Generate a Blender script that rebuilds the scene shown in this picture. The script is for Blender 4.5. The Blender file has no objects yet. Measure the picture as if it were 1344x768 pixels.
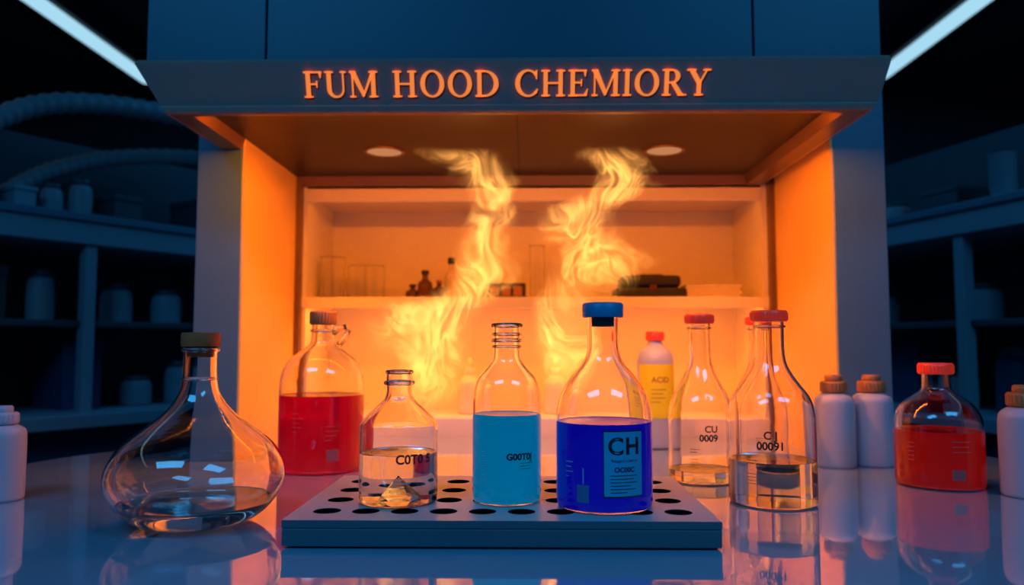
import bpy, bmesh, math, random
from mathutils import Vector, Matrix
random.seed(4)
S = bpy.context.scene
COL = S.collection
S.view_settings.view_transform = 'Standard'
T = 0.90            # table top height

# ------------------------------------------------------------------ materials
def new_mat(name):
    m = bpy.data.materials.new(name); m.use_nodes = True
    nt = m.node_tree; nt.nodes.clear()
    out = nt.nodes.new('ShaderNodeOutputMaterial')
    return m, nt, out

def pbr(name, col, rough=0.5, metal=0.0, var=0.08, scale=8.0, bump=0.0, coat=0.0, emis=None, estr=0.0, spec=0.5, sss=0.0):
    m, nt, out = new_mat(name)
    b = nt.nodes.new('ShaderNodeBsdfPrincipled')
    tc = nt.nodes.new('ShaderNodeTexCoord')
    n = nt.nodes.new('ShaderNodeTexNoise'); n.inputs['Scale'].default_value = scale; n.inputs['Detail'].default_value = 5
    nt.links.new(tc.outputs['Object'], n.inputs['Vector'])
    mix = nt.nodes.new('ShaderNodeMix'); mix.data_type = 'RGBA'
    mix.inputs[6].default_value = (*[c*(1-var) for c in col], 1)
    mix.inputs[7].default_value = (*[min(1, c*(1+var)) for c in col], 1)
    nt.links.new(n.outputs['Fac'], mix.inputs[0])
    nt.links.new(mix.outputs[2], b.inputs['Base Color'])
    mr = nt.nodes.new('ShaderNodeMapRange')
    mr.inputs['To Min'].default_value = max(0, rough*0.85); mr.inputs['To Max'].default_value = min(1, rough*1.15)
    nt.links.new(n.outputs['Fac'], mr.inputs['Value']); nt.links.new(mr.outputs[0], b.inputs['Roughness'])
    b.inputs['Metallic'].default_value = metal
    b.inputs['Coat Weight'].default_value = coat
    b.inputs['Coat Roughness'].default_value = 0.03
    b.inputs['Specular IOR Level'].default_value = spec
    if emis: b.inputs['Emission Color'].default_value = (*emis, 1); b.inputs['Emission Strength'].default_value = estr
    if bump:
        bp = nt.nodes.new('ShaderNodeBump'); bp.inputs['Strength'].default_value = bump; bp.inputs['Distance'].default_value = 0.002
        nt.links.new(n.outputs['Fac'], bp.inputs['Height']); nt.links.new(bp.outputs[0], b.inputs['Normal'])
    nt.links.new(b.outputs[0], out.inputs[0])
    return m

def glass_mat(name, col=(1, 1, 1), ior=1.46, rough=0.0, bump=0.12):
    m, nt, out = new_mat(name)
    g = nt.nodes.new('ShaderNodeBsdfGlass'); g.inputs['Color'].default_value = (*col, 1)
    g.inputs['IOR'].default_value = ior; g.inputs['Roughness'].default_value = rough
    tc = nt.nodes.new('ShaderNodeTexCoord')
    n = nt.nodes.new('ShaderNodeTexNoise'); n.inputs['Scale'].default_value = 28; n.inputs['Detail'].default_value = 2
    bp = nt.nodes.new('ShaderNodeBump'); bp.inputs['Strength'].default_value = bump; bp.inputs['Distance'].default_value = 0.002
    nt.links.new(tc.outputs['Object'], n.inputs['Vector']); nt.links.new(n.outputs['Fac'], bp.inputs['Height'])
    nt.links.new(bp.outputs[0], g.inputs['Normal'])
    nt.links.new(g.outputs[0], out.inputs[0])
    return m

def liquid_mat(name, col, tint, cloud=0.6, glow=0.25):
    m, nt, out = new_mat(name)
    g = nt.nodes.new('ShaderNodeBsdfRefraction'); g.inputs['Color'].default_value = (*tint, 1); g.inputs['IOR'].default_value = 1.33
    g.inputs['Roughness'].default_value = 0.05
    d = nt.nodes.new('ShaderNodeBsdfDiffuse'); t = nt.nodes.new('ShaderNodeBsdfTranslucent')
    tc = nt.nodes.new('ShaderNodeTexCoord'); n = nt.nodes.new('ShaderNodeTexNoise'); n.inputs['Scale'].default_value = 14
    nt.links.new(tc.outputs['Object'], n.inputs['Vector'])
    mx = nt.nodes.new('ShaderNodeMix'); mx.data_type = 'RGBA'
    mx.inputs[6].default_value = (*[c*0.8 for c in col], 1); mx.inputs[7].default_value = (*col, 1)
    nt.links.new(n.outputs['Fac'], mx.inputs[0])
    for s in (d, t): nt.links.new(mx.outputs[2], s.inputs['Color'])
    a = nt.nodes.new('ShaderNodeMixShader'); a.inputs[0].default_value = 0.5
    nt.links.new(d.outputs[0], a.inputs[1]); nt.links.new(t.outputs[0], a.inputs[2])
    b = nt.nodes.new('ShaderNodeMixShader'); b.inputs[0].default_value = cloud
    nt.links.new(g.outputs[0], b.inputs[1]); nt.links.new(a.outputs[0], b.inputs[2])
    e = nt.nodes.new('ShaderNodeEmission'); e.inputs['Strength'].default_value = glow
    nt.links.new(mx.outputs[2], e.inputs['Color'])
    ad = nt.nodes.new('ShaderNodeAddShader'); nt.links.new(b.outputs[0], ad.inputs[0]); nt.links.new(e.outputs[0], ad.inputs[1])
    gl = nt.nodes.new('ShaderNodeBsdfGlossy'); gl.inputs['Roughness'].default_value = 0.05
    fr = nt.nodes.new('ShaderNodeFresnel'); fr.inputs['IOR'].default_value = 1.33
    f = nt.nodes.new('ShaderNodeMixShader'); nt.links.new(fr.outputs[0], f.inputs[0])
    nt.links.new(ad.outputs[0], f.inputs[1]); nt.links.new(gl.outputs[0], f.inputs[2])
    nt.links.new(f.outputs[0], out.inputs[0])
    return m

def emit_mat(name, col, strength):
    m, nt, out = new_mat(name)
    e = nt.nodes.new('ShaderNodeEmission'); e.inputs['Color'].default_value = (*col, 1); e.inputs['Strength'].default_value = strength
    nt.links.new(e.outputs[0], out.inputs[0]); return m

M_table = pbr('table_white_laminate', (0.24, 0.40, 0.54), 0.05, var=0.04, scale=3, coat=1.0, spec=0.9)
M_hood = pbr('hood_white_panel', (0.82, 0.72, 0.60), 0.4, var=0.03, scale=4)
M_lining = pbr('hood_side_warm_tint', (0.90, 0.56, 0.16), 0.35, var=0.03, scale=4)  # white hood side with the orange light put into its colour
M_blue = pbr('upper_panel_blue', (0.010, 0.085, 0.125), 0.45, var=0.08, scale=3)
M_frame = pbr('frame_grey_blue', (0.08, 0.19, 0.27), 0.4, var=0.05)
M_fascia = pbr('fascia_grey', (0.36, 0.19, 0.16), 0.35, var=0.05, metal=0.1)
M_ceil = pbr('canopy_brown_steel', (0.035, 0.018, 0.010), 0.38, var=0.2, metal=0.0, spec=0.22)
M_rim = pbr('canopy_rim_bronze', (0.17, 0.09, 0.05), 0.35, metal=0.3)
M_seam = pbr('seam_dark', (0.01, 0.015, 0.02), 0.6)
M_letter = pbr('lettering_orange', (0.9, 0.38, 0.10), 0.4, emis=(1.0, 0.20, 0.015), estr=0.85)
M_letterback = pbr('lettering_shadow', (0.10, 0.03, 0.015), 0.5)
M_glass = glass_mat('clear_glass')
M_glass2 = glass_mat('clear_glass_flask', bump=0.05)
M_water = glass_mat('clear_water', (0.90, 0.95, 0.97), 1.33, bump=0.05)
M_cork = pbr('cork', (0.95, 0.11, 0.02), 0.9, var=0.3, scale=90, bump=0.6)
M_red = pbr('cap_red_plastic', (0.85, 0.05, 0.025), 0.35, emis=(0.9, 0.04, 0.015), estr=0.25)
M_bluecap = pbr('cap_blue_plastic', (0.02, 0.24, 0.45), 0.4)
M_brown = pbr('cap_brown_plastic', (0.42, 0.17, 0.05), 0.4)
M_white = pbr('white_plastic', (0.46, 0.50, 0.58), 0.4, sss=0.0)
M_ink = pbr('ink_black', (0.008, 0.01, 0.015), 0.5)
M_inkblue = pbr('ink_pale', (0.35, 0.55, 0.7), 0.5)
M_inkred = pbr('label_pink', (0.62, 0.10, 0.10), 0.5)
M_label = pbr('label_turquoise', (0.03, 0.42, 0.62), 0.5)
M_labdark = pbr('label_grey_blue', (0.08, 0.18, 0.36), 0.5)
M_yellow = pbr('label_yellow', (0.95, 0.80, 0.01), 0.5)
M_dark = pbr('black_plastic', (0.015, 0.013, 0.013), 0.5)
M_plug = pbr('stopper_grey_rubber', (0.06, 0.07, 0.08), 0.6)
M_paper = pbr('paper_white', (0.7, 0.66, 0.6), 0.7)
M_tray = pbr('tray_painted_steel', (0.42, 0.42, 0.42), 0.38, var=0.04)
M_tray_shade = pbr('tray_side_shaded_paint', (0.07, 0.13, 0.16), 0.4, var=0.05)  # darker copy of the tray paint, shade on its sides as colour
M_hole = pbr('tray_hole_dark', (0.003, 0.003, 0.004), 0.95, spec=0.02)
M_wall = pbr('wall_dark_paint', (0.030, 0.065, 0.09), 0.8, scale=2)
M_floor = pbr('floor_vinyl', (0.05, 0.07, 0.09), 0.4, scale=5, var=0.2)
M_shelf = pbr('shelf_grey_laminate', (0.22, 0.32, 0.38), 0.5)
M_shelfd = pbr('shelf_dark_metal', (0.035, 0.06, 0.08), 0.5)
M_navy = pbr('cabinet_navy', (0.02, 0.06, 0.14), 0.5)
M_hose = pbr('hose_grey_plastic', (0.22, 0.28, 0.32), 0.5)
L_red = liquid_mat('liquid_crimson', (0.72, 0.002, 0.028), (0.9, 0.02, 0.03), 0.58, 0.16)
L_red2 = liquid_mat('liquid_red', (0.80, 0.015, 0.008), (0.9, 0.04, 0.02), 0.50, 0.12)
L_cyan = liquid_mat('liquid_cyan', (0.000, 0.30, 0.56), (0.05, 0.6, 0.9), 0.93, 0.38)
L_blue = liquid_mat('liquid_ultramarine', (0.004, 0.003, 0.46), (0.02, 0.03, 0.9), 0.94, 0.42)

# ------------------------------------------------------------------ geometry helpers
def grp(name, loc=(0, 0, 0), rz=0):
    e = bpy.data.objects.new(name, None); e.location = loc; e.rotation_euler[2] = rz
    e.empty_display_size = 0.05; COL.objects.link(e); return e

def mesh_obj(name, verts, faces, mat, parent=None, smooth=False, loc=(0, 0, 0), recalc=True):
    me = bpy.data.meshes.new(name); me.from_pydata([tuple(v) for v in verts], [], faces)
    if mat: me.materials.append(mat)
    if recalc:
        bm = bmesh.new(); bm.from_mesh(me); bmesh.ops.recalc_face_normals(bm, faces=bm.faces)
        bm.to_mesh(me); bm.free()
    for p in me.polygons: p.use_smooth = smooth
    o = bpy.data.objects.new(name, me); o.location = loc; COL.objects.link(o)
    if parent: o.parent = parent
    return o

def box(name, x0, x1, y0, y1, z0, z1, mat, parent=None, bev=0.0):
    v = [(x, y, z) for x in (x0, x1) for y in (y0, y1) for z in (z0, z1)]
    f = [(0, 1, 3, 2), (4, 6, 7, 5), (0, 4, 5, 1), (2, 3, 7, 6), (0, 2, 6, 4), (1, 5, 7, 3)]
    o = mesh_obj(name, v, f, mat, parent)
    if bev:
        m = o.modifiers.new('bevel', 'BEVEL'); m.width = bev; m.segments = 3
    return o

def lathe_data(profile, segs=64):
    vs, fs, rings = [], [], []
    for r, z in profile:
        if r < 1e-6:
            rings.append([len(vs)]); vs.append((0, 0, z))
        else:
            s = len(vs)
            for i in range(segs):
                a = 2*math.pi*i/segs; vs.append((r*math.cos(a), r*math.sin(a), z))
            rings.append(list(range(s, s+segs)))
    for a, b in zip(rings[:-1], rings[1:]):
        if len(a) == 1 and len(b) == 1: continue
        for i in range(segs):
            j = (i+1) % segs
            if len(a) == 1: fs.append((a[0], b[i], b[j]))
            elif len(b) == 1: fs.append((a[i], a[j], b[0]))
            else: fs.append((a[i], a[j], b[j], b[i]))
    return vs, fs

def lathe(name, profile, mat, parent=None, segs=64, loc=(0, 0, 0), smooth=True, sharp=True):
    vs, fs = lathe_data(profile, segs)
    o = mesh_obj(name, vs, fs, mat, parent, smooth, loc)
    if smooth and sharp:
        try: o.data.set_sharp_from_angle(angle=math.radians(50))
        except Exception: pass
    return o

def chaikin(pts, n=2):
    for _ in range(n):
        q = [pts[0]]
        for a, b in zip(pts[:-1], pts[1:]):
            q.append((a[0]*.75+b[0]*.25, a[1]*.75+b[1]*.25)); q.append((a[0]*.25+b[0]*.75, a[1]*.25+b[1]*.75))
        q.append(pts[-1]); pts = q
    return pts

def inner_of(outer, t):
    inn = []
    for i, p in enumerate(outer):
        a = outer[max(0, i-1)]; b = outer[min(len(outer)-1, i+1)]
        dx, dz = b[0]-a[0], b[1]-a[1]; L = math.hypot(dx, dz) or 1
        q = (max(0.0, p[0]-dz/L*t), p[1]+dx/L*t)
        inn.append(q)
    inn[0] = (0.0, outer[0][1]+t)
    inn[-1] = (outer[-1][0]-t, outer[-1][1])
    return inn

def glass_vessel(parent, ctrl, t=0.0022, level=None, lmat=None, gmat=None, segs=72, n=2):
    outer = chaikin(ctrl, n)
    inn = inner_of(outer, t)
    lathe('glass_body', outer + inn[::-1], gmat or M_glass, parent, segs, sharp=False)
    if level:
        pr = []
        for p, q in zip(inn[:-1], inn[1:]):
            pr.append((max(0, p[0]+(0.0003 if p[0] > 0 else 0)), p[1]))
            if q[1] >= level and q[0] > 0:
                k = (level-p[1])/max(1e-6, q[1]-p[1]); r = p[0]+(q[0]-p[0])*k+0.0003
                pr += [(r, level), (r-0.0012, level-0.0006), (r-0.003, level-0.0008), (0, level-0.0008)]
                break
        lathe('liquid', pr, lmat, parent, segs)
    return outer, inn

def cap(parent, r, z0, z1, mat, ribs=0, name='cap'):
    b = min(0.002, (z1-z0)*0.2)
    o = lathe(name, [(0, z0), (r*0.96, z0), (r, z0+b), (r, z1-b), (r-b, z1), (0, z1)], mat, parent, 48)
    if ribs:
        vs, fs = [], []
        for i in range(ribs):
            a = 2*math.pi*i/ribs; w = math.pi/ribs*0.55
            base = len(vs)
            for (rr, aa) in ((r*0.99, a-w), (r*1.03, a-w*.5), (r*1.03, a+w*.5), (r*0.99, a+w)):
                for z in (z0+b, z1-b*1.5): vs.append((rr*math.cos(aa), rr*math.sin(aa), z))
            for k in range(3): fs.append((base+2*k, base+2*k+1, base+2*k+3, base+2*k+2))
            fs.append((base+1, base+3, base+5, base+7)); fs.append((base, base+2, base+4, base+6))
        mesh_obj(name+'_ribs', vs, fs, mat, parent)
    return o

def ring(parent, r, rt, z, mat, name='neck_ring', segs=56):
    pr = [(r+rt*math.cos(a), z+rt*math.sin(a)) for a in [2*math.pi*i/12 for i in range(13)]]
    return lathe(name, pr, mat, parent, segs, sharp=False)

def decal(parent, name, R, phi0, phi1, z0, z1, mat, n=14):
    vs, fs = [], []
    for i in range(n+1):
        a = phi0+(phi1-phi0)*i/n
        vs += [(R*math.sin(a), -R*math.cos(a), z0), (R*math.sin(a), -R*math.cos(a), z1)]
    for i in range(n): fs.append((2*i, 2*i+2, 2*i+3, 2*i+1))
    return mesh_obj(name, vs, fs, mat, parent, True)

def wrap_text(parent, txt, size, R, phi, z, mat, name='print', sx=1.0, off=0.0, flat=None, space=1.0):
    cu = bpy.data.curves.new('t', 'FONT'); cu.body = txt; cu.size = size; cu.align_x = 'CENTER'; cu.offset = off
    cu.resolution_u = 4; cu.space_character = space
    to = bpy.data.objects.new('t', cu); COL.objects.link(to)
    bpy.context.view_layer.update()
    dg = bpy.context.evaluated_depsgraph_get()
    me = bpy.data.meshes.new_from_object(to.evaluated_get(dg))
    COL.objects.unlink(to); bpy.data.objects.remove(to)
    me.materials.clear(); me.materials.append(mat)
    for v in me.vertices:
        a = phi+v.co.x*sx/R; y = v.co.y
        v.co = (R*math.sin(a), -R*math.cos(a), z+y)
    o = bpy.data.objects.new(name, me); COL.objects.link(o); o.parent = parent
    return o

def small_lines(parent, R, phi, z, widths, dz, mat, h=0.0008, name='fine_print'):
    vs, fs = [], []
    for k, w in enumerate(widths):
        zz = z-k*dz; n = 6
        for i in range(n):
            a0 = phi+w/R*i/n; a1 = phi+w/R*(i+1)/n; b = len(vs)
            vs += [(R*math.sin(a0), -R*math.cos(a0), zz), (R*math.sin(a1), -R*math.cos(a1), zz),
                   (R*math.sin(a1), -R*math.cos(a1), zz+h), (R*math.sin(a0), -R*math.cos(a0), zz+h)]
            fs.append((b, b+1, b+2, b+3))
    return mesh_obj(name, vs, fs, mat, parent)

def tube(name, path, rad, mat, parent=None, segs=14, closed_caps=True):
    vs, fs = [], []; n = len(path); P = [Vector(p) for p in path]; up = Vector((0, 0, 1))
    for i, p in enumerate(P):
        t = (P[min(n-1, i+1)]-P[max(0, i-1)]).normalized()
        s = t.cross(up)
        if s.length < 1e-3: s = Vector((1, 0, 0))
        s.normalize(); u = s.cross(t).normalized(); r = rad(i) if callable(rad) else rad
        for k in range(segs):
            a = 2*math.pi*k/segs; vs.append(p+s*r*math.cos(a)+u*r*math.sin(a))
    for i in range(n-1):
        for k in range(segs):
            j = (k+1) % segs; fs.append((i*segs+k, i*segs+j, (i+1)*segs+j, (i+1)*segs+k))
    fs.append(tuple(range(segs))); fs.append(tuple((n-1)*segs+k for k in range(segs)))
    return mesh_obj(name, vs, fs, mat, parent, True)

# ------------------------------------------------------------------ room shell
box('floor', -3.6, 3.6, -2.6, 4.9, -0.05, 0.0, M_floor)
box('ceiling', -3.6, 3.6, -2.6, 4.9, 2.70, 2.75, M_wall)
box('wall_back', -3.6, 3.6, 4.8, 4.9, 0, 2.7, M_wall)
box('wall_left', -3.6, -3.5, -2.6, 4.8, 0, 2.7, M_wall)
box('wall_right', 3.5, 3.6, -2.6, 4.8, 0, 2.7, M_wall)
box('wall_front', -3.6, 3.6, -2.7, -2.6, 0, 2.7, M_wall)
for nm, a in (('baseboard_back', (-3.5, 3.5, 4.78, 4.8)), ('baseboard_left', (-3.5, -3.48, -2.6, 4.78)), ('baseboard_right', (3.48, 3.5, -2.6, 4.78))):
    box(nm, *a, 0, 0.1, M_shelfd)

# ------------------------------------------------------------------ ceiling tube lights
M_tube = emit_mat('tube_light_cool', (0.34, 0.62, 0.78), 1.15)
for X in (-2.18, 2.02):
    g = grp('ceiling_tube_light', (X, 1.9, 2.62))
    box('housing', -0.085, 0.085, -2.4, 2.4, 0.02, 0.08, M_shelfd, g, 0.004)
    n = 10
    vs = []; fs = []
    for k in range(n+1):
        a = math.pi*k/n
        for y in (-2.36, 2.36): vs.append((-0.048*math.cos(a), y, 0.02-0.03*math.sin(a)))
    for k in range(n): fs.append((2*k, 2*k+1, 2*k+3, 2*k+2))
    fs.append(tuple(2*k for k in range(n+1))); fs.append(tuple(2*k+1 for k in range(n+1)))
    mesh_obj('diffuser', vs, fs, M_tube, g, True)

# ------------------------------------------------------------------ laboratory table
tb = grp('laboratory_table')
poly = [(-0.86, -0.45), (-0.86, 1.30), (-0.84, 1.38), (-0.70, 1.66), (-0.64, 1.70), (0.70, 1.70), (0.78, 1.66), (0.86, 1.38), (0.88, 1.30), (0.88, -0.45)]
vs = [(x, y, T-0.035) for x, y in poly]+[(x, y, T) for x, y in poly]; n = len(poly)
fs = [tuple(range(n)), tuple(range(n, 2*n))]+[(i, (i+1) % n, n+(i+1) % n, n+i) for i in range(n)]
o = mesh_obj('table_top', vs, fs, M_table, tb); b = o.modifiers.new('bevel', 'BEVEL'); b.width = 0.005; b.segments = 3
box('base_cabinet_carcass', -0.78, 0.78, -0.35, 1.55, 0.08, T-0.035, M_shelf, tb, 0.003)
box('plinth', -0.72, 0.72, -0.30, 1.50, 0.0, 0.08, M_shelfd, tb)
for i in range(4):
    x0 = -0.77+i*0.387
    box('cabinet_door_%d' % (i+1), x0, x0+0.375, -0.368, -0.35, 0.10, T-0.05, M_frame, tb, 0.002)

# ------------------------------------------------------------------ fume hood
fh = grp('fume_hood')
XL, XR = -0.523, 0.561
YF, YB, YR = 1.38, 1.715, 1.965
box('side_panel_left', -0.607, XL, YF, YB, T, 1.60, M_frame, fh, 0.002)
box('side_panel_right', XR, 0.655, YF, YB, T, 1.60, M_frame, fh, 0.002)
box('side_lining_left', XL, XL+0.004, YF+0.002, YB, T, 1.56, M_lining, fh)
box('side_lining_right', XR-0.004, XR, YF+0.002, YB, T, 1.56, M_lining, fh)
box('sash_track_left', XL+0.004, XL+0.016, 1.695, 1.715, T, 1.50, M_rim, fh)
box('sash_track_right', XR-0.016, XR-0.004, 1.695, 1.715, T, 1.50, M_rim, fh)
box('inner_top', -0.607, 0.655, 1.40, YR+0.02, 1.56, 1.60, M_ceil, fh)
U0, U1 = -0.603, 0.556
box('upper_cabinet', U0, U1, 1.19, YR, 1.60, 2.70, M_blue, fh)
box('upper_door_left', U0, -0.4135, 1.172, 1.19, 1.545, 2.68, M_blue, fh, 0.0015)
box('upper_door_middle', -0.4105, 0.3565, 1.172, 1.19, 1.545, 2.68, M_blue, fh, 0.0015)
box('upper_door_right', 0.3595, U1, 1.172, 1.19, 1.545, 2.68, M_blue, fh, 0.0015)
def rect(x0, x1, y0, y1, z): return [(x0, y0, z), (x1, y0, z), (x1, y1, z), (x0, y1, z)]
R = [rect(-0.606, 0.558, 1.150, 1.60, 1.546), rect(-0.606, 0.558, 1.142, 1.72, 1.538),
     rect(-0.573, 0.545, 1.163, 1.715, 1.477), rect(-0.569, 0.541, 1.160, 1.715, 1.474), rect(-0.566, 0.538, 1.162, 1.713, 1.466),
     rect(-0.558, 0.530, 1.166, 1.712, 1.464)]
vs = [v for r in R for v in r]; fs = [(0, 1, 2, 3)]
for k in range(len(R)-1):
    for i in range(4): j = (i+1) % 4; fs.append((4*k+i, 4*k+j, 4*k+4+j, 4*k+4+i))
mesh_obj('canopy_fascia', vs, fs, M_fascia, fh)
R = [rect(-0.558, 0.530, 1.166, 1.712, 1.464), rect(-0.526, 0.497, 1.176, 1.700, 1.464), rect(-0.520, 0.491, 1.180, 1.694, 1.485)]
vs = [v for r in R for v in r]; fs = []
for k in range(2):
    for i in range(4): j = (i+1) % 4; fs.append((4*k+i, 4*k+j, 4*k+4+j, 4*k+4+i))
mesh_obj('canopy_rim', vs, fs, M_rim, fh)
for i, (a, b) in enumerate(((-0.520, -0.0155), (-0.0125, 0.491))):
    box('canopy_soffit_%d' % (i+1), a, b, 1.180, 1.694, 1.4845, 1.4865, M_ceil, fh)
box('canopy_soffit_seam', -0.0155, -0.0125, 1.18, 1.694, 1.4850, 1.4870, M_seam, fh)
M_down = emit_mat('downlight_lens', (0.75, 0.28, 0.11), 0.75)
for i, X in enumerate((-0.278, 0.272)):
    lathe('downlight_trim_%d' % (i+1), [(0.040, 0), (0.040, -0.003), (0.034, -0.003), (0.034, 0)], M_rim, fh, 40, (X, 1.475, 1.4845))
    lathe('downlight_lens_%d' % (i+1), [(0, -0.0015), (0.034, -0.0015), (0.034, -0.0005), (0, -0.0005)], M_down, fh, 40, (X, 1.475, 1.4845))

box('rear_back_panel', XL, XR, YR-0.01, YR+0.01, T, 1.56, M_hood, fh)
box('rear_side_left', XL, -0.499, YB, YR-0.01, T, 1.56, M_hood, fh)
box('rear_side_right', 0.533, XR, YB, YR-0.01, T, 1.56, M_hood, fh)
box('rear_top_rail', -0.499, 0.533, YB+0.001, YB+0.016, 1.431, 1.461, M_hood, fh, 0.002)
box('rear_top_board', -0.499, 0.533, YB+0.016, YR-0.01, 1.448, 1.461, M_hood, fh)
box('rear_shelf_lip', XL+0.002, XR-0.002, YB-0.004, YB+0.008, 1.186, 1.212, M_hood, fh, 0.002)
box('rear_shelf_board', -0.499, 0.533, YB+0.008, YR-0.01, 1.200, 1.210, M_hood, fh)
box('rear_bottom_board', XL, XR, YB-0.005, YR-0.01, T-0.035, 0.942, M_hood, fh, 0.003)
box('rear_base_cabinet', XL, XR, YB+0.01, YR, 0, T-0.035, M_shelf, fh)
vs, fs = [], []
for X in (-0.511, 0.547):
    z = 0.98
    while z < 1.44:
        b = len(vs); m = 8
        for k in range(m): vs.append((X+0.0028*math.cos(2*math.pi*k/m), YB-0.0006, z+0.0028*math.sin(2*math.pi*k/m)))
        fs.append(tuple(range(b, b+m))); z += 0.02
mesh_obj('peg_holes', vs, fs, M_ceil, fh)

# --- serif lettering
def letters(txt):
    V, F = [], []
    def P(pts, ox):
        b = len(V); V.extend([(x+ox, y) for x, y in pts]); F.append(tuple(range(b, b+len(pts))))
    def Rr(x0, y0, x1, y1, ox): P([(x0, y0), (x1, y0), (x1, y1), (x0, y1)], ox)
    def arc(ox, co, ro, ci, ri, a0, a1, n=28):
        for i in range(n):
            a = math.radians(a0+(a1-a0)*i/n); b = math.radians(a0+(a1-a0)*(i+1)/n)
            P([(co[0]+ro[0]*math.cos(a), co[1]+ro[1]*math.sin(a)), (co[0]+ro[0]*math.cos(b), co[1]+ro[1]*math.sin(b)),
               (ci[0]+ri[0]*math.cos(b), ci[1]+ri[1]*math.sin(b)), (ci[0]+ri[0]*math.cos(a), ci[1]+ri[1]*math.sin(a))], ox)
    def serif(x0, x1, y, ox): Rr(x0-0.075, y, x1+0.075, y+0.045, ox)
    def stem(x0, x1, ox, bot=True, top=True, y0=0, y1=1):
        Rr(x0, y0, x1, y1, ox)
        if bot: serif(x0, x1, 0, ox)
        if top: serif(x0, x1, 0.955, ox)
    x = 0
    for c in txt:
        if c == ' ': x += 0.42; continue
        if c in 'FE':
            stem(.1, .24, x); Rr(.1, .95, .62, 1, x); P([(.57, .76), (.6, .76), (.63, 1), (.53, .95)], x)
            Rr(.24, .49, .47, .54, x); Rr(.44, .39, .475, .64, x); w = .66
            if c == 'E': Rr(.1, 0, .64, .05, x); P([(.54, .05), (.64, 0), (.68, .27), (.65, .27)], x); w = .72
        elif c == 'U':
            stem(.1, .24, x, bot=False, y0=.33); stem(.62, .67, x, bot=False, y0=.33)
            arc(x, (.385, .33), (.285, .35), (.43, .33), (.19, .285), 180, 360); w = .78
        elif c == 'M':
            stem(.11, .16, x); stem(.76, .90, x)
            P([(.05, 1), (.24, 1), (.54, .16), (.47, 0)], x); P([(.78, 1), (.86, 1), (.51, .02), (.46, .04)], x); w = 1.0
        elif c == 'H':
            stem(.1, .24, x); stem(.60, .74, x); Rr(.24, .475, .60, .53, x); w = .86
        elif c == 'O':
            arc(x, (.44, .5), (.40, .52), (.44, .5), (.25, .465), 0, 360, 48); w = .88
        elif c == 'D':
            stem(.1, .24, x); Rr(.1, .95, .36, 1, x); Rr(.1, 0, .36, .05, x)
            arc(x, (.34, .5), (.47, .5), (.34, .5), (.31, .45), -90, 90); w = .86
        elif c == 'C':
            arc(x, (.46, .5), (.42, .52), (.48, .5), (.28, .465), 42, 318, 40)
            P([(.74, .66), (.775, .66), (.775, 1.0), (.745, 1.0), (.68, .9)], x); P([(.76, .28), (.80, .26), (.74, .10), (.68, .14)], x); w = .84
        elif c == 'I':
            stem(.1, .24, x); w = .34
        elif c == 'R':
            stem(.1, .24, x); Rr(.1, .95, .36, 1, x); Rr(.2, .47, .38, .52, x)
            arc(x, (.34, .735), (.27, .265), (.34, .735), (.125, .215), -90, 90); P([(.30, .5), (.45, .5), (.74, 0), (.57, 0)], x)
            Rr(.55, 0, .84, .04, x); w = .82
        elif c == 'Y':
            P([(.03, 1), (.2, 1), (.45, .5), (.31, .46)], x); P([(.60, 1), (.67, 1), (.45, .5), (.38, .48)], x)
            Rr(.31, 0, .45, .5, x); serif(.31, .45, 0, x); Rr(-.03, .955, .27, 1, x); Rr(.5, .955, .76, 1, x); w = .74
        x += w+0.045
    return V, F, x
V, F, W = letters('FUM HOOD CHEMIORY')
def place_letters(name, x0, x1, z0, h, lift, depth, mat):
    sx = (x1-x0)/W
    def fy(z): return 1.163-(z-1.477)/(1.538-1.477)*0.021
    vs = []; n = len(V)
    for d in (0, 1):
        for x, y in V:
            z = z0+y*h; vs.append((x0+x*sx, fy(z)-lift-(depth if d else 0), z))
    fs = []
    for f in F:
        fs.append(f); fs.append(tuple(i+n for i in f)); m = len(f)
        for i in range(m): a, b = f[i], f[(i+1) % m]; fs.append((a, b, b+n, a+n))
    return mesh_obj(name, vs, fs, mat, fh)
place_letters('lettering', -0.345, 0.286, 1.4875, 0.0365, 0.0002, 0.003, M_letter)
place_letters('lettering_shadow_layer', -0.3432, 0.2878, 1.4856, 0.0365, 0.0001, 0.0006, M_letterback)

def area(name, loc, rot, sx, sy, power, col, parent=None, spread=None):
    l = bpy.data.lights.new(name, 'AREA'); l.shape = 'RECTANGLE'; l.size = sx; l.size_y = sy; l.energy = power; l.color = col
    if spread: l.spread = spread
    o = bpy.data.objects.new(name, l); o.location = loc; o.rotation_euler = rot; COL.objects.link(o)
    if parent: o.parent = parent
    return o
WARM = (1.0, 0.205, 0.004); WARM2 = (1.0, 0.27, 0.03)
area('canopy_fill_light', (-0.015, 1.191, 1.478), (math.radians(38), 0, 0), 0.98, 0.016, 4.2, WARM, fh)  # added light hidden behind the lip to brighten the hood interior
area('shelf_top_fill_light', (0.017, 1.742, 1.445), (0, 0, 0), 0.98, 0.02, 0.30, WARM2, fh)  # added light, out of view above the rail, fills the upper shelf
area('led_strip_shelf_mid', (0.017, 1.733, 1.197), (0, 0, 0), 0.98, 0.02, 2.2, WARM2, fh)
for i, X in enumerate((-0.278, 0.272)):
    l = bpy.data.lights.new('downlight_lamp_%d' % (i+1), 'SPOT'); l.energy = 5; l.color = WARM; l.spot_size = math.radians(110); l.spot_blend = 0.7
    l.shadow_soft_size = 0.004
    o = bpy.data.objects.new(l.name, l); o.location = (X, 1.475, 1.480); COL.objects.link(o); o.parent = fh
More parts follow.
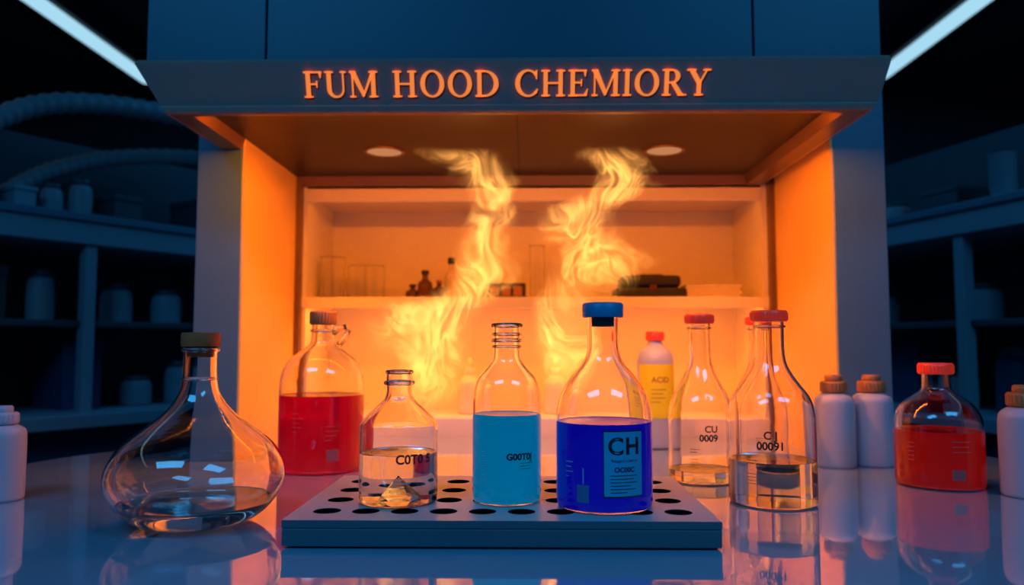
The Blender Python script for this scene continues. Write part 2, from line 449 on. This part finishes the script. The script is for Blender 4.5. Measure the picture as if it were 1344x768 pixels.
# added spots without fittings, behind the front lip, to brighten each side lining
for i, (X, tx) in enumerate(((-0.10, XL), (0.10, XR))):
    l = bpy.data.lights.new('side_fill_spot_%d' % (i+1), 'SPOT'); l.energy = 9; l.color = (1.0, 0.22, 0.001); l.spot_size = math.radians(75); l.spot_blend = 0.5
    l.shadow_soft_size = 0.006
    o = bpy.data.objects.new(l.name, l); p = Vector((X, 1.21, 1.474)); o.location = p; COL.objects.link(o); o.parent = fh
    o.rotation_euler = (Vector((tx, 1.46, 1.12))-p).to_track_quat('-Z', 'Y').to_euler()

# ------------------------------------------------------------------ perforated tray
tx0, tx1, ty0, ty1, th = -0.243, 0.193, 0.767, 1.030, 0.028
tr = grp('perforated_tray', ((tx0+tx1)/2, (ty0+ty1)/2, T))
hw, hd = (tx1-tx0)/2, (ty1-ty0)/2
def frustum(name, b, t, z0, z1, mat, parent):
    vs = rect(-b[0], b[0], -b[1], b[1], z0)+rect(-t[0], t[0], -t[1], t[1], z1)
    fs = [(0, 1, 2, 3), (4, 5, 6, 7)]+[(i, (i+1) % 4, 4+(i+1) % 4, 4+i) for i in range(4)]
    o = mesh_obj(name, vs, fs, mat, parent); m = o.modifiers.new('bevel', 'BEVEL'); m.width = 0.0015; m.segments = 2; return o
frustum('tray_base', (hw, hd), (hw, hd), 0.002, th-0.008, M_tray_shade, tr)
frustum('tray_foot', (hw-0.006, hd-0.006), (hw-0.006, hd-0.006), 0.0, 0.003, M_hole, tr)
nx, ny = 10, 4
bx, by = 0.014, 0.014
vs, fs = [], []
hv, hf = [], []
sv, sf = [], []
def q(*p): b = len(vs); vs.extend(p); fs.append(tuple(range(b, b+len(p))))
def qh(*p): b = len(hv); hv.extend(p); hf.append(tuple(range(b, b+len(p))))
def qs(*p): b = len(sv); sv.extend(p); sf.append(tuple(range(b, b+len(p))))
zt, zb = th, th-0.0075
cw, ch = (2*hw-2*bx)/nx, (2*hd-2*by)/ny
for z in (zt,):
    q((-hw, -hd, z), (hw, -hd, z), (hw, -hd+by, z), (-hw, -hd+by, z)); q((-hw, hd-by, z), (hw, hd-by, z), (hw, hd, z), (-hw, hd, z))
    q((-hw, -hd+by, z), (-hw+bx, -hd+by, z), (-hw+bx, hd-by, z), (-hw, hd-by, z)); q((hw-bx, -hd+by, z), (hw, -hd+by, z), (hw, hd-by, z), (hw-bx, hd-by, z))
qs((-hw, -hd, zb), (hw, -hd, zb), (hw, -hd, zt), (-hw, -hd, zt)); qs((-hw, hd, zb), (hw, hd, zb), (hw, hd, zt), (-hw, hd, zt))
qs((-hw, -hd, zb), (-hw, hd, zb), (-hw, hd, zt), (-hw, -hd, zt)); qs((hw, -hd, zb), (hw, hd, zb), (hw, hd, zt), (hw, -hd, zt))
rh = 0.0145; K = 32
for i in range(nx):
    for j in range(ny):
        cx = -hw+bx+cw*(i+.5); cy = -hd+by+ch*(j+.5)
        def sq(a):
            c, s = math.cos(a), math.sin(a); k = min((cw/2)/abs(c) if abs(c) > 1e-6 else 9, (ch/2)/abs(s) if abs(s) > 1e-6 else 9)
            return (cx+c*k, cy+s*k, zt)
        ca = math.atan2(ch, cw)
        angs = sorted([2*math.pi*k/K for k in range(K)]+[ca, math.pi-ca, math.pi+ca, 2*math.pi-ca])
        for k in range(len(angs)):
            a, b = angs[k], angs[(k+1) % len(angs)]
            ia = (cx+rh*math.cos(a), cy+rh*math.sin(a)); ib = (cx+rh*math.cos(b), cy+rh*math.sin(b))
            q(sq(a), sq(b), (*ib, zt), (*ia, zt)); qh((*ia, zt-0.0004), (*ib, zt-0.0004), (*ib, zb), (*ia, zb))
            q((*ia, zt), (*ib, zt), (*ib, zt-0.0004), (*ia, zt-0.0004))
mesh_obj('tray_top_plate', vs, fs, M_tray, tr)
mesh_obj('tray_plate_edge', sv, sf, M_tray_shade, tr)
mesh_obj('tray_hole_shade_walls', hv, hf, M_hole, tr)  # near-black hole walls, shade inside the holes put into the colour
box('tray_hole_shade_sheet', -hw+0.002, hw-0.002, -hd+0.002, hd-0.002, th-0.0085, th-0.0045, M_hole, tr)  # dark sheet added to paint the shade below the holes

ZT = T+th
# ------------------------------------------------------------------ bottles
def text_set(g, R, phi, z, a, b, mat=M_ink, s=0.012):
    if a: wrap_text(g, a, s, R, phi, z+s*0.95, mat, off=0.0003)
    if b: wrap_text(g, b, s, R, phi, z, mat, 'print_code', off=0.0004)

g = grp('corked_flask', (-0.375, 0.875, T))
glass_vessel(g, [(0, 0.004), (0.03, 0.001), (0.052, 0.0), (0.076, 0.012), (0.094, 0.036), (0.0985, 0.058), (0.086, 0.086), (0.060, 0.107), (0.036, 0.125), (0.0215, 0.146), (0.0185, 0.162), (0.0180, 0.19), (0.0185, 0.196), (0.0205, 0.199)], 0.0022, 0.026, M_water, M_glass2, 96)
ring(g, 0.0185, 0.0016, 0.163, M_glass2); ring(g, 0.0190, 0.0022, 0.196, M_glass2)
lathe('cork_stopper', [(0, 0.188), (0.0145, 0.188), (0.0158, 0.1995), (0.0208, 0.2), (0.0215, 0.202), (0.0215, 0.213), (0.0205, 0.216), (0, 0.2165)], M_cork, g, 40)

g = grp('red_liquid_jug', (-0.335, 1.255, T))
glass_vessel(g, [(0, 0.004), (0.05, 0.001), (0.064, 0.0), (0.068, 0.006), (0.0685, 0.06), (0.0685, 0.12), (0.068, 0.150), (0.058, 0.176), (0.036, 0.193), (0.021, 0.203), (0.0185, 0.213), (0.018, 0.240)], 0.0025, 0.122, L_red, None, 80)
ring(g, 0.0185, 0.0025, 0.226, M_glass)
cap(g, 0.0215, 0.236, 0.2585, M_brown, 28)
tube('handle', [(0.017, 0, 0.222), (0.026, 0, 0.230), (0.037, 0, 0.233), (0.042, 0, 0.226), (0.036, 0, 0.212), (0.026, 0, 0.203)], lambda i: 0.0048, M_glass, g)
decal(g, 'label_patch', 0.0690, 0.38, 0.66, 0.022, 0.040, M_inkred)
small_lines(g, 0.0690, -0.45, 0.095, [0.012, 0.02, 0.015, 0.018, 0.01], 0.007, M_inkred)
small_lines(g, 0.0690, 0.35, 0.075, [0.014, 0.022, 0.018, 0.01], 0.007, M_inkred)

g = grp('small_glass_bottle', (-0.1425, 0.862, ZT))
glass_vessel(g, [(0, 0.003), (0.036, 0.001), (0.042, 0.0), (0.0435, 0.004), (0.0438, 0.03), (0.0438, 0.070), (0.0438, 0.082), (0.0425, 0.088), (0.030, 0.101), (0.0175, 0.112), (0.0145, 0.118), (0.0140, 0.128), (0.0150, 0.134), (0.0140, 0.144)], 0.0022, 0.055, M_water)
ring(g, 0.0148, 0.0028, 0.1315, M_glass); ring(g, 0.0135, 0.0024, 0.1435, M_glass)
vs = [(0.022*math.cos(a), 0.022*math.sin(a), 0.004) for a in (math.pi*k/2-0.9 for k in range(4))]+[(0, 0, 0.030)]
mesh_obj('glass_punt_pyramid', vs, [(0, 1, 2, 3), (0, 1, 4), (1, 2, 4), (2, 3, 4), (3, 0, 4)], glass_mat('punt_glass', (1, 1, 1), 1.18, bump=0.0), g)
wrap_text(g, 'C0T0 5', 0.0135, 0.0442, 0.56, 0.047, M_ink, 'print_code', off=0.0004)
small_lines(g, 0.0442, 0.0, 0.030, [0.012, 0.02, 0.01], 0.004, M_inkblue)

g = grp('cyan_reagent_bottle', (-0.0215, 0.868, ZT))
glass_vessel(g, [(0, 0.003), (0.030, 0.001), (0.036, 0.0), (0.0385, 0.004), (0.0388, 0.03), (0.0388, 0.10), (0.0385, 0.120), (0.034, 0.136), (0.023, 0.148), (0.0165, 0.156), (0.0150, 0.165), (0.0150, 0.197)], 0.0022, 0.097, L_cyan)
for z, r in ((0.196, 0.0026), (0.186, 0.0018), (0.179, 0.0022), (0.172, 0.0016)): ring(g, 0.0158, r, z, M_glass)
wrap_text(g, 'G00T0J', 0.0098, 0.0391, 0.40, 0.050, M_ink, 'print_code', off=0.0004)
small_lines(g, 0.0391, 0.40, 0.046, [0.016, 0.012, 0.014], 0.003, M_ink, 0.0006)
small_lines(g, 0.0391, -0.75, 0.058, [0.006, 0.004, 0.006, 0.005, 0.006, 0.004], 0.005, M_inkblue)

g = grp('blue_reagent_bottle', (0.0850, 0.842, ZT))
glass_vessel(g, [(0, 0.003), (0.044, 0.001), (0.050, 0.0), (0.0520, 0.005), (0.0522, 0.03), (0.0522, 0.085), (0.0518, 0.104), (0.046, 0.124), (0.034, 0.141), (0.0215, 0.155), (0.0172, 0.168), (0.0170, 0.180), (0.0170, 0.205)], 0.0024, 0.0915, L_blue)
cap(g, 0.0225, 0.204, 0.220, M_bluecap, 0)
lathe('stopper_plug', [(0, 0.194), (0.0120, 0.194), (0.0125, 0.2045), (0, 0.2045)], M_plug, g, 32)
PL = -0.10
decal(g, 'label_border', 0.0526, PL-0.02, PL+0.84, 0.018, 0.086, M_ink)
decal(g, 'label', 0.0529, PL, PL+0.82, 0.0195, 0.0845, M_label)
wrap_text(g, 'CH', 0.0240, 0.0532, PL+0.41, 0.062, M_ink, 'print_formula', off=0.0006, space=1.12)
wrap_text(g, 'Reagent solvent', 0.0045, 0.0532, PL+0.41, 0.054, M_ink, 'print_small')
wrap_text(g, 'OC00C', 0.0070, 0.0532, PL+0.41, 0.044, M_ink, 'print_code', off=0.0002)
small_lines(g, 0.0532, PL+0.12, 0.040, [0.030, 0.026, 0.030, 0.022, 0.028, 0.018], 0.0034, M_ink, 0.0007)
decal(g, 'label_small', 0.0526, -0.66, -0.40, 0.012, 0.030, M_labdark)
small_lines(g, 0.0526, -0.95, 0.052, [0.010, 0.008, 0.010, 0.004], 0.005, M_inkblue)
small_lines(g, 0.0526, -0.53, 0.045, [0.001]*8, 0.002, M_inkblue, 0.002, 'tick_line')

def clear_bottle(name, loc, r, h, hs, hn, rn, level, a, b, phi, cr):
    g = grp(name, loc)
    glass_vessel(g, [(0, 0.003), (r*0.85, 0.001), (r*0.96, 0.0), (r, 0.005), (r, 0.03), (r, hs*0.8), (r*0.99, hs), (r*0.88, hs+(hn-hs)*0.35), (r*0.62, hs+(hn-hs)*0.68), (rn*1.25, hn), (rn, hn+0.015), (rn, h-0.015), (rn, h-0.012)], 0.0024, level, M_water)
    ring(g, rn+0.0006, 0.0018, h-0.021, M_glass)
    cap(g, cr, h-0.0145, h, M_red, 32)
    text_set(g, r+0.0004, phi, hs*0.62, a, b, s=0.0135)
    small_lines(g, r+0.0004, phi-0.55, hs*0.50, [0.014, 0.010], 0.004, M_ink)
    small_lines(g, r+0.0004, phi-0.55, hs*0.36, [0.012]*4, 0.004, M_ink, 0.0006, 'scale_marks')
    return g
clear_bottle('clear_reagent_bottle', (0.318, 1.003, T), 0.0548, 0.247, 0.118, 0.172, 0.0185, 0.056, 'C J', '00091', -0.33, 0.0235)
clear_bottle('clear_reagent_bottle', (0.264, 1.165, T), 0.0485, 0.249, 0.102, 0.165, 0.0165, 0.018, '  CU', '0009', 0.0, 0.0215)
clear_bottle('clear_reagent_bottle', (0.392, 1.290, T), 0.0470, 0.250, 0.105, 0.165, 0.0165, 0.020, '', '', 0.0, 0.0215)

g = grp('red_reagent_bottle', (0.600, 1.132, T))
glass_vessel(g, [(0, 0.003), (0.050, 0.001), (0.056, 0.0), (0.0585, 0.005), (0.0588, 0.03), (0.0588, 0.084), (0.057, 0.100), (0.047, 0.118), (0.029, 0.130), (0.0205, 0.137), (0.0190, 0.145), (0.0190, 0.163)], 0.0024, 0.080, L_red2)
cap(g, 0.0235, 0.160, 0.176, M_red, 32)
decal(g, 'label_patch', 0.0592, -0.22, 0.08, 0.016, 0.030, M_inkred)
small_lines(g, 0.0592, -0.2, 0.068, [0.026, 0.022, 0.026], 0.007, M_inkred, 0.001)
small_lines(g, 0.0592, -1.2, 0.064, [0.010, 0.010, 0.010, 0.010, 0.010], 0.006, M_inkred)

def plastic(name, loc, r, h, mat_cap=M_brown, lab=False):
    g = grp(name, loc)
    zc = h*0.80
    lathe('bottle_body', chaikin([(0, 0.001), (r*0.8, 0.0), (r*0.97, 0.0), (r, 0.006), (r, zc*0.5), (r, zc*0.82), (r*0.96, zc*0.93), (r*0.7, zc*0.985), (r*0.55, zc), (r*0.52, zc*1.03), (r*0.52, zc*1.06), (0, zc*1.06)], 2), M_white, g, 48)
    cap(g, r*0.66, zc*1.01, zc*1.01+(h-zc)*0.62, mat_cap, 24)
    cap(g, r*0.44, zc*1.01+(h-zc)*0.6, h, mat_cap, 0, 'cap_tip')
    return g
plastic('white_plastic_bottle', (0.520, 1.305, T), 0.0325, 0.152)
plastic('white_plastic_bottle', (0.589, 1.318, T), 0.0335, 0.152)
plastic('white_plastic_bottle', (0.676, 1.052, T), 0.0335, 0.148)
plastic('white_plastic_bottle', (-0.690, 1.000, T), 0.0300, 0.122, M_white)

g = grp('yellow_label_bottle', (0.260, 1.54, T))
lathe('bottle_body', chaikin([(0, 0), (0.034, 0), (0.0365, 0.005), (0.0365, 0.15), (0.0365, 0.175), (0.030, 0.192), (0.016, 0.200), (0.014, 0.206), (0.014, 0.216), (0, 0.216)], 2), M_white, g, 48)
cap(g, 0.0180, 0.212, 0.230, M_red, 24)
decal(g, 'label', 0.0369, -1.2, 1.2, 0.06, 0.165, M_yellow)
wrap_text(g, 'ACID', 0.015, 0.0372, 0.1, 0.13, M_brown, 'print_name', off=0.0003)
small_lines(g, 0.0372, -0.4, 0.115, [0.030, 0.024, 0.028, 0.018], 0.008, M_brown, 0.0015)

# ------------------------------------------------------------------ things on the hood shelves
def vial(name, loc, r, h, mat, capm=None, liquid=None):
    g = grp(name, loc)
    lathe('vial_body', chaikin([(0, 0), (r*0.95, 0), (r, 0.003), (r, h*0.5), (r*0.9, h*0.62), (r*0.4, h*0.72), (r*0.35, h*0.8), (r*0.35, h*0.97), (r*0.45, h), (0, h)], 2), mat, g, 32)
    if capm: cap(g, r*0.5, h*0.9, h*1.06, capm)
    return g
ZS = 1.212
M_vialw = pbr('vial_frosted', (0.75, 0.62, 0.5), 0.35)
M_amber = pbr('vial_amber', (0.10, 0.03, 0.015), 0.3)
for (X, Y, r, h, m, c) in ((-0.268, 1.80, 0.017, 0.035, M_amber, M_dark), (-0.236, 1.78, 0.018, 0.065, M_amber, M_dark), (-0.205, 1.80, 0.016, 0.045, M_amber, M_brown), (-0.18, 1.84, 0.018, 0.10, M_vialw, M_dark)):
    vial('amber_vial', (X, Y, ZS-0.002), r, h, m, c)
for (X, Y, r, h) in ((-0.46, 1.80, 0.028, 0.10), (-0.41, 1.84, 0.022, 0.085), (-0.36, 1.80, 0.024, 0.08), (0.028, 1.82, 0.018, 0.13)):
    g = grp('glass_beaker', (X, Y, ZS-0.002))
    lathe('glass_body', [(0, 0), (r, 0), (r, h), (r+0.002, h+0.001), (r-0.001, h), (r-0.0015, 0.002), (0, 0.002)], M_glass, g, 40)
g = grp('small_meter', (-0.045, 1.79, ZS-0.002))
box('case', -0.045, 0.045, -0.02, 0.02, 0, 0.038, M_dark, g, 0.003)
for i in range(3): box('window_panel_%d' % (i+1), -0.038+i*0.027, -0.017+i*0.027, -0.0212, -0.0198, 0.008, 0.03, M_brown, g)
g = grp('black_instrument_case', (0.293, 1.80, ZS-0.002))
box('lower_shell', -0.084, 0.078, -0.05, 0.05, 0, 0.026, M_dark, g, 0.006)
box('upper_shell', -0.072, 0.066, -0.046, 0.046, 0.027, 0.055, M_dark, g, 0.010)
box('top_handle', -0.03, 0.03, -0.008, 0.008, 0.054, 0.060, M_dark, g, 0.002)
box('latch', -0.008, 0.008, -0.053, -0.049, 0.018, 0.032, M_amber, g, 0.001)
g = grp('paper_stack', (0.44, 1.81, ZS-0.002))
for i in range(6):
    dx = random.uniform(-.008, .008); box('folder_%d' % (i+1), -0.068+dx, 0.060+dx, -0.05, 0.05, i*0.0055, i*0.0055+0.005, M_paper if i % 2 else M_vialw, g, 0.001)
ZL = 0.942
for X, hh in ((-0.132, 0.13), (0.07, 0.13)):
    g = grp('squeeze_bottle', (X, 1.82, ZL))
    lathe('bottle_body', chaikin([(0, 0), (0.028, 0), (0.030, 0.004), (0.030, 0.06), (0.027, 0.078), (0.012, 0.09), (0.010, 0.10), (0, 0.10)], 2), M_vialw, g, 36)
    cap(g, 0.013, 0.092, 0.108, M_vialw); cap(g, 0.006, 0.107, hh, M_vialw, 0, 'nozzle')

# ------------------------------------------------------------------ smoke plumes : folded transparent veils, light on the smoke added as emission
def smoke(name, cxs, wds, x0, x1, y0, y1, z0, z1, gain, seed, layers=3):
    m, nt, out = new_mat(name+'_vapour_glow'); N = nt.nodes.new; L = nt.links.new
    tc = N('ShaderNodeTexCoord')
    def math_(op, a, b=None, c=None, clamp=False):
        n = N('ShaderNodeMath'); n.operation = op; n.use_clamp = clamp
        for i, v in enumerate((a, b, c)):
            if v is None: continue
            if isinstance(v, (int, float)): n.inputs[i].default_value = v
            else: L(v, n.inputs[i])
        return n.outputs[0]
    def vmath(op, a, b):
        n = N('ShaderNodeVectorMath'); n.operation = op
        for i, v in enumerate((a, b)):
            if isinstance(v, (tuple, list)): n.inputs[i].default_value = v
            elif isinstance(v, (int, float)): n.inputs['Scale'].default_value = v
            else: L(v, n.inputs[i])
        return n.outputs[0]
    def sstep(v, a, b):
        r = N('ShaderNodeMapRange'); r.interpolation_type = 'SMOOTHSTEP'; r.inputs['From Min'].default_value = a; r.inputs['From Max'].default_value = b
        L(v, r.inputs['Value']); return r.outputs[0]
    pos = tc.outputs['Object']
    p0 = vmath('ADD', pos, (seed, seed*0.7, seed*1.3))
    n1 = N('ShaderNodeTexNoise'); n1.inputs['Scale'].default_value = 8; n1.inputs['Detail'].default_value = 1.0
    L(p0, n1.inputs['Vector'])
    w1 = vmath('SCALE', vmath('SUBTRACT', n1.outputs['Color'], (0.5, 0.5, 0.5)), 0.15)
    n2 = N('ShaderNodeTexNoise'); n2.inputs['Scale'].default_value = 22; n2.inputs['Detail'].default_value = 2.0
    L(vmath('ADD', p0, w1), n2.inputs['Vector'])
    w2 = vmath('SCALE', vmath('SUBTRACT', n2.outputs['Color'], (0.5, 0.5, 0.5)), 0.075)
    pw = vmath('ADD', vmath('ADD', pos, w1), w2)
    sp = N('ShaderNodeSeparateXYZ'); L(pw, sp.inputs[0])
    sz = N('ShaderNodeSeparateXYZ'); L(pos, sz.inputs[0])
    mr = N('ShaderNodeMapRange'); mr.inputs['From Min'].default_value = z0; mr.inputs['From Max'].default_value = z1; L(sz.outputs[2], mr.inputs['Value'])
    def curve(pts, lo, hi):
        c = N('ShaderNodeFloatCurve'); cv = c.mapping.curves[0]
        P = [((z-z0)/(z1-z0), (v-lo)/(hi-lo)) for z, v in pts]
        cv.points[0].location = P[0]; cv.points[-1].location = P[-1]
        for a in P[1:-1]: cv.points.new(*a)
        c.mapping.update(); L(mr.outputs[0], c.inputs['Value'])
        r = N('ShaderNodeMapRange'); r.inputs['To Min'].default_value = lo; r.inputs['To Max'].default_value = hi; L(c.outputs[0], r.inputs['Value'])
        return r.outputs[0]
    cx = curve(cxs, x0, x1); wd = curve(wds, 0.0, 0.12)
    dx = math_('ABSOLUTE', math_('DIVIDE', math_('SUBTRACT', sp.outputs[0], cx), wd))
    env = sstep(dx, 1.0, 0.1)
    n3 = N('ShaderNodeTexNoise'); n3.inputs['Scale'].default_value = 12; n3.inputs['Detail'].default_value = 3.0; n3.inputs['Distortion'].default_value = 1.8
    L(vmath('MULTIPLY', vmath('ADD', p0, vmath('SCALE', w1, 1.3)), (1.5, 0.6, 0.70)), n3.inputs['Vector'])
    rid = math_('SUBTRACT', 1.0, math_('MULTIPLY', math_('ABSOLUTE', math_('SUBTRACT', n3.outputs['Fac'], 0.5)), 7.0), clamp=True)
    rid = math_('ADD', math_('MULTIPLY', math_('POWER', rid, 1.9), 0.9), 0.20)
    e1 = sstep(mr.outputs[0], 0.0, 0.25); e2 = sstep(mr.outputs[0], 1.0, 0.94)
    ex = math_('MULTIPLY', sstep(sz.outputs[0], x0, x0+0.035), sstep(sz.outputs[0], x1, x1-0.035))
    dens = math_('MULTIPLY', math_('MULTIPLY', math_('MULTIPLY', env, rid), math_('MULTIPLY', math_('MULTIPLY', e1, e2), ex)), gain)
    em = N('ShaderNodeEmission'); em.inputs['Color'].default_value = (1.0, 0.42, 0.085, 1); L(dens, em.inputs['Strength'])
    tp = N('ShaderNodeBsdfTransparent'); ad = N('ShaderNodeAddShader'); L(tp.outputs[0], ad.inputs[0]); L(em.outputs[0], ad.inputs[1])
    L(ad.outputs[0], out.inputs['Surface'])
    vs, fs = [], []; nu, nv = 26, 50
    for l in range(layers):
        b = len(vs); yc = y0+(y1-y0)*(l+0.5)/layers
        for j in range(nv+1):
            z = z0+(z1-z0)*j/nv
            for i in range(nu+1):
                x = x0+(x1-x0)*i/nu
                y = yc+0.006*math.sin(x*55+z*21+l*1.7+seed)+0.005*math.sin(z*47-x*18+l*2.3)
                vs.append((x, y, z))
        for j in range(nv):
            for i in range(nu):
                a = b+j*(nu+1)+i; fs.append((a, a+1, a+nu+2, a+nu+1))
    return mesh_obj(name, vs, fs, m, None, True, recalc=False)
smoke('smoke_plume', [(0.96, -0.15), (1.03, -0.19), (1.11, -0.18), (1.16, -0.15), (1.20, -0.10), (1.24, -0.065), (1.31, -0.06), (1.37, -0.075), (1.41, -0.09), (1.462, -0.14)],
      [(0.96, 0.045), (1.06, 0.085), (1.14, 0.095), (1.2, 0.08), (1.30, 0.06), (1.37, 0.058), (1.462, 0.09)], -0.33, 0.005, 1.34, 1.385, 0.96, 1.462, 0.66, 3.1)
smoke('smoke_plume', [(1.00, 0.09), (1.08, 0.065), (1.14, 0.06), (1.20, 0.09), (1.26, 0.14), (1.30, 0.10), (1.34, 0.095), (1.38, 0.16), (1.42, 0.155), (1.462, 0.14)],
      [(1.00, 0.035), (1.08, 0.055), (1.2, 0.08), (1.27, 0.095), (1.34, 0.085), (1.40, 0.07), (1.462, 0.08)], 0.006, 0.32, 1.34, 1.385, 1.00, 1.462, 0.66, 7.7)

# ------------------------------------------------------------------ background lab furniture
def unit(name, ox, oy, rz, zt, L, side):
    g = grp(name, (ox, oy, 0), rz)
    s = side
    def B(n, x0, x1, y0, y1, z0, z1, m): box(n, x0, x1, min(y0*s, y1*s), max(y0*s, y1*s), z0, z1, m, g, 0.003)
    B('upper_shelf', -0.9, L, 0, 0.42, zt-0.09, zt, M_shelf)
    B('upper_shelf_trim', -0.9, L, -0.01, 0.0, zt-0.02, zt+0.004, M_frame)
    B('back_board', -0.9, L, 0.42, 0.44, 0, zt+0.32, M_shelfd)
    for i, x in enumerate((-0.88, -0.1, 0.24, 0.95, L-0.04)):
        B('post_%d' % (i+1), x, x+0.035, 0.01, 0.05, 0, zt-0.09, M_shelf)
    B('middle_shelf', -0.9, L, 0.03, 0.40, 1.16, 1.18, M_shelfd)
    B('bench_top', -0.9, L, -0.08, 0.42, 0.86, 0.90, M_shelf)
    B('bench_front', -0.9, L, 0.0, 0.40, 0.0, 0.86, M_navy)
    return g
gl = unit('lab_bench_shelving', -1.48, 2.11, math.radians(57), 1.505, 1.5, 1)
gr = unit('lab_bench_shelving', 1.385, 2.087, math.radians(107), 1.53, 1.5, -1)

def local(g, x, y, z):
    c, s = math.cos(g.rotation_euler[2]), math.sin(g.rotation_euler[2])
    return (g.location[0]+x*c-y*s, g.location[1]+x*s+y*c, z)
def carton(p, w, d, h, mat, rz, name='storage_box'):
    g = grp(name, p, rz)
    box('box_body', -w/2, w/2, -d/2, d/2, 0, h*0.82, mat, g, 0.003); box('box_lid', -w/2-.004, w/2+.004, -d/2-.004, d/2+.004, h*0.82, h, mat, g, 0.003)
def jar(p, r, h, mat, name='storage_jar'):
    g = grp(name, p)
    lathe('jar_body', chaikin([(0, 0), (r*.95, 0), (r, .006), (r, h*.75), (r*.8, h*.84), (r*.7, h*.86), (0, h*.86)], 2), mat, g, 32); cap(g, r*.78, h*.85, h, M_shelfd)
for x, w, h, m in ((-0.05, 0.18, 0.13, M_shelfd), (0.10, 0.10, 0.08, M_shelf), (0.42, 0.16, 0.10, M_shelfd), (0.75, 0.2, 0.14, M_shelfd)):
    carton(local(gl, x, 0.2, 1.505), w*0.6, 0.2, h, m, math.radians(57))
for x, r, h, z, m in ((0.20, 0.032, 0.11, 1.505, M_hose), (0.29, 0.035, 0.14, 1.505, M_hose), (0.60, 0.05, 0.12, 1.18, M_shelf), (0.42, 0.05, 0.13, 1.18, M_shelf), (0.18, 0.04, 0.16, 1.18, M_hose), (0.66, 0.05, 0.15, 0.90, M_shelf), (0.5, 0.05, 0.1, 0.9, M_hose)):
    jar(local(gl, x, 0.16, z), r, h, m)
for x, w, h, z, m in ((-0.1, 0.25, 0.2, 0.90, M_navy), (0.02, 0.16, 0.16, 1.18, M_shelfd), (0.3, 0.2, 0.22, 0.90, M_navy)):
    carton(local(gl, x, 0.22, z), w*0.6, 0.2, h, m, math.radians(57))
for x, r, h, z, m in ((0.75, 0.05, 0.12, 1.18, M_hose), (0.32, 0.05, 0.12, 1.18, M_shelf), (0.1, 0.04, 0.14, 1.18, M_navy), (0.42, 0.05, 0.12, 0.90, M_hose), (0.22, 0.06, 0.2, 0.90, M_navy), (0.68, 0.05, 0.09, 1.53, M_hose)):
    jar(local(gr, x, -0.18, z), r, h, m)
for x, w, h, z, m in ((0.45, 0.25, 0.10, 1.53, M_shelfd), (-0.1, 0.2, 0.14, 1.53, M_shelfd), (0.65, 0.3, 0.2, 0.90, M_navy), (0.0, 0.25, 0.25, 0.90, M_shelfd)):
    carton(local(gr, x, -0.24, z), w*0.6, 0.2, h, m, math.radians(107))
g = grp('stacked_cups', local(gr, 0.17, -0.10, 1.53))
for k in range(6):
    z = k*0.018
    lathe('cup_%d' % (k+1), [(0, z), (0.030, z), (0.038, z+0.055), (0.0395, z+0.057), (0.036, z+0.055), (0.028, z+0.003), (0, z+0.003)], M_shelf, g, 28)
def hose(name, pts, r):
    P = [Vector(p) for p in pts]; path = []
    for i in range(len(P)-1):
        a = P[max(0, i-1)]; b = P[i]; c = P[i+1]; d = P[min(len(P)-1, i+2)]
        for k in range(26):
            t = k/26; path.append(0.5*((2*b)+(c-a)*t+(2*a-5*b+4*c-d)*t*t+(3*b-a-3*c+d)*t**3))
    path.append(P[-1])
    tube(name, path, lambda i: r*(1.0+0.10*math.sin(i*1.9)), M_hose, None, 16)
b0 = local(gl, -0.08, 0.1, 1.53); b1 = local(gl, 0.55, 0.2, 1.53)
hose('corrugated_hose', [(b0[0]-0.05, b0[1], 1.56), (b0[0], b0[1]+.05, 1.72), (b0[0]+0.12, b0[1]+0.22, 1.86), (b0[0]+0.32, b0[1]+0.5, 1.92), (b0[0]+0.55, b0[1]+0.8, 1.90), (b0[0]+0.75, b0[1]+1.0, 1.8)], 0.032)
hose('corrugated_hose', [(b1[0]-0.33, b1[1]-0.35, 1.55), (b1[0]-0.25, b1[1]-0.2, 1.68), (b1[0]-0.1, b1[1], 1.78), (b1[0]+0.15, b1[1]+0.2, 1.82), (b1[0]+0.3, b1[1]+0.4, 1.8)], 0.028)

# ------------------------------------------------------------------ added cool fill lights near the ceiling, no fixtures
COOL = (0.05, 0.44, 1.0)
area('cool_fill_light', (-1.0, -0.45, 2.66), (math.radians(8), 0, 0), 1.2, 0.6, 21, COOL)
area('cool_fill_light', (1.2, -0.45, 2.66), (math.radians(8), 0, 0), 1.2, 0.6, 21, COOL)
area('cool_fill_light', (0.0, 3.0, 2.66), (0, 0, 0), 1.2, 0.9, 9, (0.04, 0.42, 1.0))
w = bpy.data.worlds.new('world'); S.world = w; w.use_nodes = True
w.node_tree.nodes['Background'].inputs[0].default_value = (0.02, 0.06, 0.12, 1); w.node_tree.nodes['Background'].inputs[1].default_value = 0.3

# ------------------------------------------------------------------ camera
cd = bpy.data.cameras.new('camera'); cam = bpy.data.objects.new('camera', cd); COL.objects.link(cam)
cd.sensor_width = 36; cd.lens = 36*1000/1344; cd.clip_start = 0.02
cam.location = (0, 0, 1.10)
cam.rotation_euler = (math.radians(90+4.06), 0, math.radians(1.03))
cd.dof.use_dof = True; cd.dof.focus_distance = 0.87; cd.dof.aperture_fstop = 4.0
S.camera = cam
